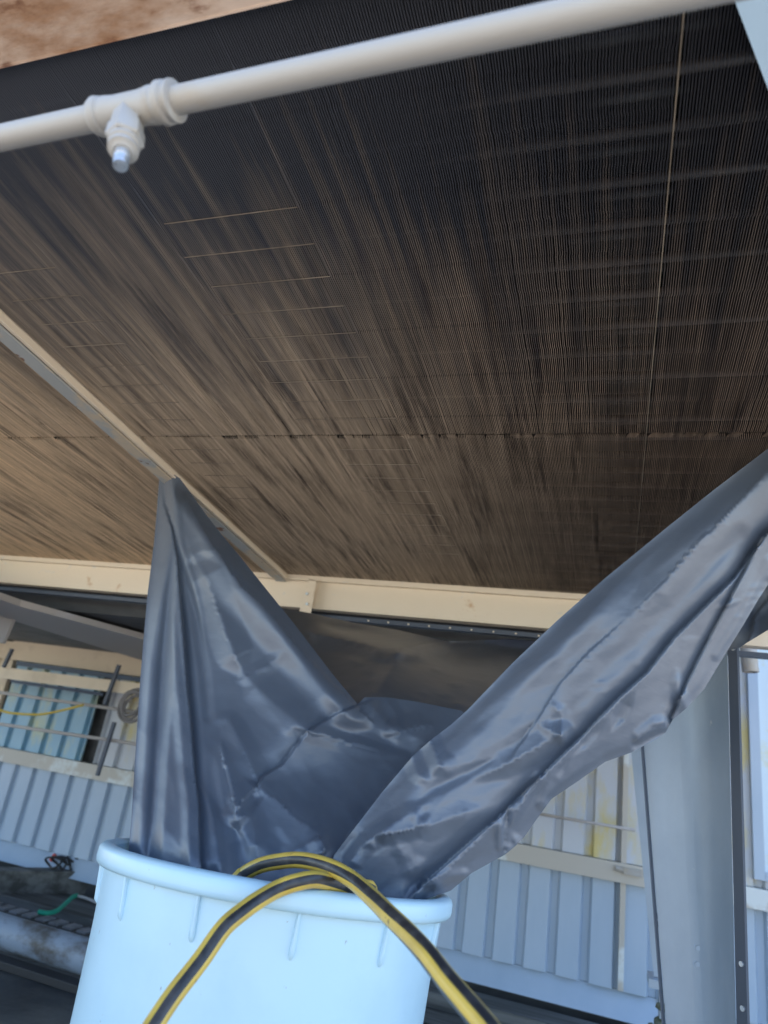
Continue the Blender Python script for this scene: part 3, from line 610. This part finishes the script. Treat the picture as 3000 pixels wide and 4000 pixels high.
def cloth(boundary, ctrl, prims, step=8, crinkle=.0005, bst=8, mi=0, crum=None):
    B_ = []
    for i in range(len(boundary)):
        p, q = boundary[i], boundary[(i + 1) % len(boundary)]; k = max(1, int(math.dist(p, q) / bst))
        B_ += [(p[0] + (q[0] - p[0]) * j / k, p[1] + (q[1] - p[1]) * j / k) for j in range(k)]
    nb_ = len(B_); verts = [Vector(p) for p in B_]; edges = []
    def addline(L_):
        D_ = []
        for p, q in zip(L_[:-1], L_[1:]):
            k = max(1, int(math.dist(p, q) / bst)); D_ += [(p[0] + (q[0] - p[0]) * j / k, p[1] + (q[1] - p[1]) * j / k) for j in range(k)]
        D_.append(L_[-1]); o = len(verts); verts.extend(Vector(p) for p in D_); edges.extend((o + i, o + i + 1) for i in range(len(D_) - 1))
    for kind, poly, *_r in prims:
        if kind == 'tent':
            addline(poly)
            for sg in (-7, 7):
                for i in range(len(poly) - 1):
                    a = np.array(poly[i], float); c_ = np.array(poly[i + 1], float); Ln = np.linalg.norm(c_ - a); t = (c_ - a) / Ln
                    verts.extend(Vector((float(a[0] + t[0] * q + sg * t[1]), float(a[1] + t[1] * q - sg * t[0]))) for q in np.arange(4, Ln - 3, 8))
        elif kind in ('step', 'pets'):
            for sg in (-1.6, 1.6):
                off = []
                for i in range(len(poly)):
                    a = np.array(poly[max(0, i - 1)], float); c_ = np.array(poly[min(len(poly) - 1, i + 1)], float); t = (c_ - a) / np.linalg.norm(c_ - a)
                    off.append((poly[i][0] + sg * t[1], poly[i][1] - sg * t[0]))
                addline(off)
    xs = [p[0] for p in B_]; ys = [p[1] for p in B_]; gx = np.arange(min(xs), max(xs), step); gy = np.arange(min(ys), max(ys), step * .87)
    GX, GY = np.meshgrid(gx, gy); GX = GX + (np.arange(len(gy)) % 2)[:, None] * step / 2; keep = np.ones(GX.shape, bool)
    for kind, poly, *_r in prims:
        if kind in ('tent', 'step', 'pets'): keep &= seg_dist(GX, GY, poly)[0] > (12 if kind == 'tent' else 7)
    verts.extend(Vector((float(x), float(y))) for x, y in zip(GX[keep], GY[keep]))
    ov, oe, of, *_ = delaunay_2d_cdt(verts, edges, [list(range(nb_))], 1, 0.4)
    X = np.array([v.x for v in ov]); Y = np.array([v.y for v in ov]); base = rbf(ctrl)
    c = base(X, Y); c = c - relief(X, Y, c, prims)
    ph_ = (np.sin(X * .011 + Y * .017) * np.sin(X * .023 - Y * .009 + 1.3) + .6 * np.sin(X * .041 + Y * .031 + 2) * np.sin(Y * .053 - X * .02))
    c = c + crinkle * ph_
    if crum:                         # crumple: shallow facets meeting in sharp creases
        for spc, ang, el, k, (m0, m1, mdir) in crum:
            ca, sa = math.cos(ang), math.sin(ang); U_ = (X * ca + Y * sa) / el; V_ = -X * sa + Y * ca
            r_ = np.random.default_rng(int(spc)); gu, gv = np.meshgrid(np.arange(U_.min() - spc, U_.max() + spc, spc), np.arange(V_.min() - spc, V_.max() + spc, spc))
            gu = (gu + r_.uniform(-.45, .45, gu.shape) * spc).ravel(); gv = (gv + r_.uniform(-.45, .45, gv.shape) * spc).ravel(); of_ = r_.uniform(0, .5, gu.shape) * spc
            F1 = np.full(X.shape, 1e9)
            for a, b_, o_ in zip(gu, gv, of_): F1 = np.minimum(F1, np.hypot(U_ - a, V_ - b_) + o_)
            msk = np.clip(((X * mdir[0] + Y * mdir[1]) - m0) / (m1 - m0), 0, 1)
            c = c - k * F1 * c / F * msk
    o = len(tv); tv.extend((np.stack([(X - 1500) / F, (Y - 2000) / F, np.ones(len(X))], -1) * c[:, None] @ RC).tolist())
    tf.extend([tuple(i + o for i in f) for f in of]); tmi.extend([mi] * len(of))

# --- A: left drape and the funnel floor in one piece
left = [(622, 1858), (612, 2000), (600, 2130), (575, 2330), (560, 2500), (548, 2650), (536, 2830), (525, 3000), (514, 3180), (503, 3310), (500, 3400)]
rsil = [(671, 1848), (704, 1870), (745, 1925), (790, 1990), (861, 2082), (943, 2180), (1051, 2315), (1160, 2451), (1300, 2635), (1398, 2752)]
A_bd = left + [(800, 3500), (1100, 3570), (1400, 3620), (1700, 3500), (1850, 3200), (1950, 2900), (1803, 2776), (1650, 2745), (1511, 2724), (1425, 2724)] + rsil[::-1] + [(655, 1846), (640, 1850)]
A_c = [(622, 1858, 2.19), (655, 1850, 2.17), (700, 1870, 2.17), (600, 2130, 1.95), (740, 2150, 1.88), (861, 2082, 1.96), (575, 2330, 1.75), (760, 2400, 1.68), (943, 2200, 1.86), (1051, 2315, 1.78), (1000, 2450, 1.62),
       (548, 2650, 1.50), (750, 2750, 1.40), (1000, 2750, 1.42), (1160, 2460, 1.70), (1300, 2640, 1.62), (1200, 2850, 1.36), (1398, 2752, 1.56), (525, 3000, 1.24), (760, 3050, 1.16), (1000, 3050, 1.20), (1250, 3050, 1.30), (1500, 2950, 1.45), (1511, 2724, 1.68), (1803, 2776, 1.65),
       (504, 3310, 1.03), (781, 3392, .94), (1000, 3400, 1.00), (1250, 3320, 1.06), (1500, 3300, 1.12), (1800, 3100, 1.3), (500, 3400, 1.02), (800, 3500, .94), (1100, 3570, .96), (1400, 3620, 1.0), (1700, 3500, 1.05), (1950, 2900, 1.6)]
flap = [(636, 1890), (640, 1963), (671, 2060), (693, 2180), (704, 2342), (715, 2478), (732, 2700), (740, 2763), (759, 3007), (775, 3142), (781, 3392), (784, 3480)]
A_p = [('soft', left, 70, 70, -1.0, ''), ('soft', [(p[0] + 85, p[1]) for p in left[2:]], 55, 50, -1.1, 's'), ('soft', [(p[0] - 34, p[1]) for p in flap[4:]], 45, 34, .55, 's'),
       ('step', flap, 110, 46, .62, 's'),
       ('soft', [(655, 1850), (682, 1963), (704, 2125), (747, 2261), (780, 2397), (796, 2478), (815, 2600)], 26, 26, .5, 'e'),
       ('soft', [(690, 2100), (760, 2400), (800, 2650), (812, 2800)], 30, 34, -.45, 's'),
       ('tent', [(660, 1860), (715, 2071), (750, 2169)], 34, 40, .28, 's'),
       ('tent', [(750, 2169), (812, 2288), (867, 2435), (915, 2570), (959, 2641)], 70, 80, .6, ''),
       ('tent', [(959, 2641), (1074, 2752), (1204, 2855)], 70, 70, .34, ''),
       ('soft', [(671, 1870), (774, 2017), (834, 2125), (942, 2288), (1040, 2375), (1160, 2521), (1300, 2668), (1380, 2745)], 130, 100, .75, 's'),
       ('soft', rsil[2:], 70, 70, -.9, ''),
       ('tent', [(750, 2169), (790, 2150), (850, 2150)], 30, 30, .2, 'e'), ('tent', [(959, 2641), (1040, 2600), (1110, 2540)], 40, 30, .3, 'e'),
       ('pets', [(1398, 2756), (1310, 2790), (1204, 2855), (1105, 2985), (1025, 3034), (1010, 3062)], 90, 60, .34, ''),
       ('tent', [(1010, 3062), (960, 3110), (919, 3175)], 60, 34, .5, ''),
       ('tent', [(852, 2882), (880, 3000), (905, 3100), (917, 3178)], 50, 90, .42, 's'),
       ('tent', [(808, 2800), (889, 2817), (950, 2930), (1010, 3062)], 50, 60, .32, 's'),
       ('tent', [(1010, 3062), (1128, 3164), (1248, 3259)], 110, 70, .38, ''), ('tent', [(1248, 3259), (1262, 3300), (1275, 3345)], 60, 22, .55, ''),
       ('tent', [(1248, 3259), (1190, 3300), (1130, 3340)], 40, 40, .35, 'e'),
       ('tent', [(917, 3178), (985, 3190), (1000, 3260), (1010, 3400)], 60, 50, .32, 'e'), ('tent', [(900, 3225), (925, 3210), (960, 3170)], 30, 30, .35, ''),
       ('tent', [(766, 3055), (800, 3100), (835, 3200), (858, 3370), (865, 3450)], 34, 30, .55, 's'), ('tent', [(840, 2950), (860, 3060), (880, 3175)], 26, 26, .3, 'se'),
       ('soft', [(905, 3200), (930, 3300), (945, 3450)], 50, 50, -.5, 's'), ('soft', [(1080, 3230), (1090, 3330), (1100, 3420)], 60, 60, -.25, 's'),
       ('tent', [(1204, 2860), (1290, 2885), (1400, 2915), (1560, 2960)], 40, 70, .30, 'e'), ('soft', [(1250, 2830), (1380, 2860), (1500, 2900), (1610, 2940)], 60, 50, -.40, 'se'),
       ('tent', [(1425, 2726), (1500, 2810), (1552, 2866)], 50, 40, .30, ''), ('tent', [(1552, 2866), (1600, 2850), (1700, 2830)], 40, 60, .28, 'e'), ('tent', [(1510, 2730), (1545, 2790), (1552, 2866)], 30, 30, .4, ''),
       ('soft', [(1610, 2955), (1500, 3080), (1370, 3250), (1320, 3330)], 90, 60, -.35, ''), ('soft', [(1250, 3000), (1300, 3150), (1310, 3300)], 120, 120, -.12, 'se')]
A_c = [(x, y, 1 / (.188 + .597 / c)) for x, y, c in A_c]
cloth(A_bd, A_c, A_p, crum=[(150, R_(55), 1.8, .16, (2750, 3050, (.12, 1))), (60, R_(45), 1.6, .07, (2500, 3100, (0, 1)))])
# --- B: back sheet hung from the end beam
B_bd = [(1080, 2370), (1160, 2385), (1233, 2399), (1378, 2432), (1560, 2462), (1690, 2492), (1763, 2506), (1900, 2500), (2134, 2488), (2400, 2470), (2400, 2700), (2000, 2900), (1700, 3000), (1400, 3000), (1300, 2900), (1150, 2700), (950, 2400)]
B_c = [(1080, 2370, 2.62), (1378, 2432, 2.68), (1763, 2506, 2.66), (2134, 2488, 2.72), (2400, 2470, 2.75), (1300, 2631, 2.20), (1557, 2560, 2.32), (1800, 2640, 2.25), (1500, 2724, 1.95), (1800, 2790, 1.95), (1700, 3000, 1.75), (1400, 3000, 1.75), (2400, 2700, 2.3), (1150, 2700, 2.1), (950, 2400, 2.5), (1350, 2520, 2.45)]
B_p = [('soft', [(1250, 2490), (1400, 2520), (1520, 2545), (1620, 2530), (1763, 2508), (1900, 2500)], 50, 70, .35, ''), ('soft', [(1250, 2440), (1400, 2470), (1560, 2505), (1720, 2500)], 40, 40, -.4, 'se'),
       ('tent', [(1557, 2545), (1545, 2590), (1500, 2660), (1462, 2722)], 50, 50, .26, 'e'), ('tent', [(1557, 2548), (1600, 2560), (1680, 2570)], 30, 30, .3, 'e'), ('tent', [(1557, 2548), (1500, 2556), (1420, 2552)], 30, 30, .3, 'e')]
for i in range(16):
    x = random.uniform(1300, 1750); y = 2560 + random.uniform(0, 160) + (x - 1400) * .12
    B_p.append(('soft', [(x, y), (x + random.uniform(50, 120), y + random.uniform(5, 22))], 12, 14, random.uniform(.25, .5), 'se'))
B_p = [(a, p_, wl, wr, k * 1.7, t) for a, p_, wl, wr, k, t in B_p]
cloth(B_bd, B_c, B_p, 10, mi=1, crum=[(70, R_(8), 3, .10, (0, 1, (1, 0)))])
# --- C: right arm
upC = [(3520, 1330), (3120, 1665), (3000, 1752), (2784, 1917), (2603, 2062), (2362, 2260), (2181, 2420), (2000, 2592), (1829, 2770), (1763, 2830), (1683, 2890), (1610, 2956), (1498, 3088), (1365, 3261), (1305, 3340)]
loC = [(1560, 3530), (1640, 3522), (1700, 3500), (1760, 3480), (1843, 3410), (1974, 3338), (2046, 3273), (2097, 3200), (2154, 3121), (2263, 3048), (2364, 2976), (2465, 2940), (2567, 2886), (2600, 2862), (2627, 2812), (2681, 2767), (2753, 2689), (2800, 2610), (2844, 2538), (2904, 2441), (2960, 2345), (3000, 2285), (3120, 2100), (3520, 1560)]
C_bd = upC + [(1290, 3420), (1300, 3560), (1500, 3600)] + loC
C_c = [(3120, 1665, 1.46), (3000, 1752, 1.44), (2784, 1917, 1.38), (2362, 2260, 1.30), (2000, 2592, 1.21), (1763, 2830, 1.15), (1498, 3088, 1.08), (1305, 3340, 1.01),
       (3120, 1850, 1.38), (2814, 2037, 1.33), (2446, 2417, 1.21), (2145, 2737, 1.13), (1942, 2982, 1.08), (1617, 3122, 1.03), (1430, 3300, .99),
       (3120, 2100, 1.42), (2868, 2300, 1.34), (2633, 2540, 1.25), (2422, 2740, 1.17), (2145, 3000, 1.09), (1949, 3195, 1.04), (1763, 3360, 1.0), (1600, 3450, .97),
       (3000, 2285, 1.46), (2844, 2538, 1.36), (2681, 2767, 1.28), (2567, 2886, 1.24), (2364, 2976, 1.18), (2154, 3121, 1.11), (1974, 3338, 1.06), (1760, 3480, 1.0), (1560, 3560, .95), (1290, 3460, .97), (1300, 3560, .95), (1500, 3600, .95)]
S1 = [(3120, 1740), (3000, 1833), (2814, 2037), (2711, 2134), (2603, 2260), (2446, 2417), (2301, 2544), (2181, 2676), (2145, 2737), (2102, 2809), (2015, 2929), (1942, 2982), (1750, 3069), (1617, 3122)]
S2 = [(3120, 1950), (3000, 2086), (2868, 2260), (2753, 2375), (2633, 2495), (2530, 2628), (2422, 2725), (2271, 2881), (2200, 2949), (2095, 3055), (1949, 3195), (1763, 3360), (1640, 3470)]
S3 = [(3120, 2000), (2980, 2100), (2940, 2176), (2826, 2393), (2753, 2532), (2681, 2677), (2627, 2803)]
C_p = [('soft', upC, 110, 110, -.60, ''), ('soft', [(2603, 2100), (2362, 2330), (2150, 2560), (1900, 2760), (1750, 2890)], 60, 70, .25, 'se'),
       ('tent', S1[:6], 70, 100, .35, ''), ('pets', S1[5:11], 60, 80, .16, 's'), ('soft', [(p[0] + 70, p[1] + 60) for p in S1[2:9]], 70, 70, -.28, ''),
       ('soft', [(1942, 2960), (1800, 3030), (1700, 3080), (1610, 3150)], 40, 40, -.5, 'se'),
       ('pets', S2, 75, 95, .52, ''),
       ('pets', S3, 45, 60, .55, ''), ('soft', [(3000, 2190), (2900, 2400), (2800, 2560)], 30, 30, .4, ''),
       ('soft', loC[8:22], 40, 40, -.45, ''),
       ('tent', [(2681, 2767), (2650, 2690), (2640, 2600)], 30, 30, .45, 'e'), ('tent', [(2627, 2815), (2560, 2830), (2470, 2905)], 34, 26, .5, ''), ('soft', [(2600, 2860), (2540, 2880), (2480, 2910)], 20, 22, -.6, ''),
       ('soft', [(2480, 2700), (2440, 2760), (2390, 2860)], 40, 34, -.70, 'se'), ('soft', [(2370, 2810), (2300, 2880), (2230, 2960)], 30, 30, -.55, 'se'),
       ('tent', [(2190, 2870), (2135, 2840), (2100, 2830)], 30, 40, .35, 'e'), ('tent', [(2190, 2872), (2080, 2935), (1960, 3000), (1850, 3050)], 60, 50, .45, 'e'), ('tent', [(2190, 2870), (2195, 2800), (2150, 2740)], 40, 30, .35, 'e'),
       ('tent', [(1683, 2893), (1720, 2990), (1765, 3030)], 50, 40, .40, 'e'), ('tent', [(1610, 2958), (1630, 3020), (1680, 3060)], 40, 40, .35, 'e'), ('tent', [(1740, 2930), (1748, 2965), (1765, 3030)], 30, 30, .35, 'se'),
       ('tent', [(1458, 3268), (1540, 3215), (1611, 3168), (1680, 3130)], 50, 45, .50, 'e'), ('tent', [(1458, 3268), (1550, 3258), (1620, 3240), (1677, 3225)], 40, 60, .45, ''), ('tent', [(1611, 3168), (1640, 3200), (1677, 3225)], 30, 34, .35, ''),
       ('tent', [(1458, 3268), (1400, 3330), (1360, 3390)], 55, 45, .45, ''), ('soft', [(1420, 3240), (1350, 3330), (1330, 3380)], 26, 26, -.55, 's'),
       ('tent', [(1677, 3225), (1780, 3185), (1882, 3148)], 60, 50, .25, 'e'), ('tent', [(1540, 3280), (1575, 3340), (1560, 3380)], 40, 40, .22, 'se'),
       ('tent', [(1974, 3338), (1962, 3260), (1952, 3195)], 30, 34, .55, ''), ('tent', [(1990, 3240), (2020, 3300), (1974, 3338)], 26, 26, .4, 's'), ('soft', [(1985, 3180), (1975, 3250), (1972, 3320)], 26, 16, -.7, ''),
       ('tent', [(2108, 3042), (2060, 3100), (2010, 3190), (1990, 3240)], 32, 26, .60, 'e'), ('soft', [(2130, 3010), (2060, 3080), (1990, 3170)], 26, 26, -.75, 'se'),
       ('tent', [(2200, 2982), (2155, 3060), (2120, 3140)], 30, 30, .5, 's'), ('soft', [(2230, 2960), (2170, 3030), (2130, 3110)], 22, 22, -.6, 'se'),
       ('tent', [(1949, 3200), (1850, 3300), (1740, 3400), (1680, 3440)], 30, 40, .45, 's'), ('tent', [(1843, 3410), (1760, 3420), (1680, 3470)], 30, 30, .4, ''), ('soft', [(1700, 3450), (1660, 3500), (1640, 3530)], 20, 24, -.7, 's'), ('tent', [(1640, 3440), (1620, 3500), (1600, 3550)], 26, 22, .6, 's'),
       ('soft', [(1560, 3420), (1620, 3380), (1680, 3370)], 60, 50, .22, 'se')]
for i in range(26):      # small puckers across the welded seam
    t = i / 26; k = 1 + t * 5.4; j = int(k); f_ = k - j; x = S1[j][0] * (1 - f_) + S1[j + 1][0] * f_; y = S1[j][1] * (1 - f_) + S1[j + 1][1] * f_
    l_ = random.uniform(18, 44); C_p.append(('soft', [(x - 4, y + 2), (x + l_, y + l_ * .25)], 6, 6, random.uniform(.25, .6), 'e'))
for i in range(14):
    x = random.uniform(2300, 2950); y = 2330 + (2950 - x) * .62 + random.uniform(-60, 40); l_ = random.uniform(60, 160)
    C_p.append(('soft', [(x, y), (x + l_, y - random.uniform(-.1, .35) * l_)], 16, 20, random.uniform(.12, .25), 'se'))
C_c = [(x, y, 1 / (.430 + .36 / c)) for x, y, c in C_c]
cz = lambda x, y, dz: float((RC @ atcoil(x, y, dz))[2])
C_c += [(3520, 1330, cz(3520, 1330, -.02)), (3520, 1560, cz(3520, 1560, -.06))]
cloth(C_bd, C_c, C_p, crum=[(120, R_(-42), 3.2, .17, (-3300, -2300, (-1, 0))), (55, R_(-35), 2.2, .08, (-3300, -2300, (-1, 0)))])
# --- D: the sheet's far end going round behind the leg
D_bd = [(3520, 1600), (3150, 2080), (2960, 2260), (2870, 2400), (2790, 2540), (2830, 2545), (2890, 2530), (2921, 2509), (3000, 2461), (3150, 2380), (3560, 2000)]
D_c = [(3150, 2080, 1.7), (2870, 2400, 1.72), (2790, 2540, 1.75), (2921, 2509, 1.66), (3000, 2461, 1.62), (3150, 2380, 1.6), (2950, 2400, 1.72)]
cloth(D_bd, D_c, [('step', [(3000, 2345), (2950, 2404), (2937, 2471), (2921, 2512)], 50, 40, -.6, ''), ('tent', [(2950, 2418), (3000, 2425), (3080, 2420)], 14, 14, .4, '')], 10)
b = MB(); b.v = [tuple(p) for p in tv]; b.f = tf
me = bpy.data.meshes.new('plastic_sheet'); me.from_pydata(b.v, [], b.f); me.materials.append(M['tarp']); me.materials.append(M['tarpback']); me.polygons.foreach_set('material_index', tmi); me.update(); me.shade_smooth()
to = bpy.data.objects.new('plastic_sheet', me); C.objects.link(to)
tag(to, 'slate grey plastic sheet strung as a funnel from the beams down into the barrel', 'plastic sheet')
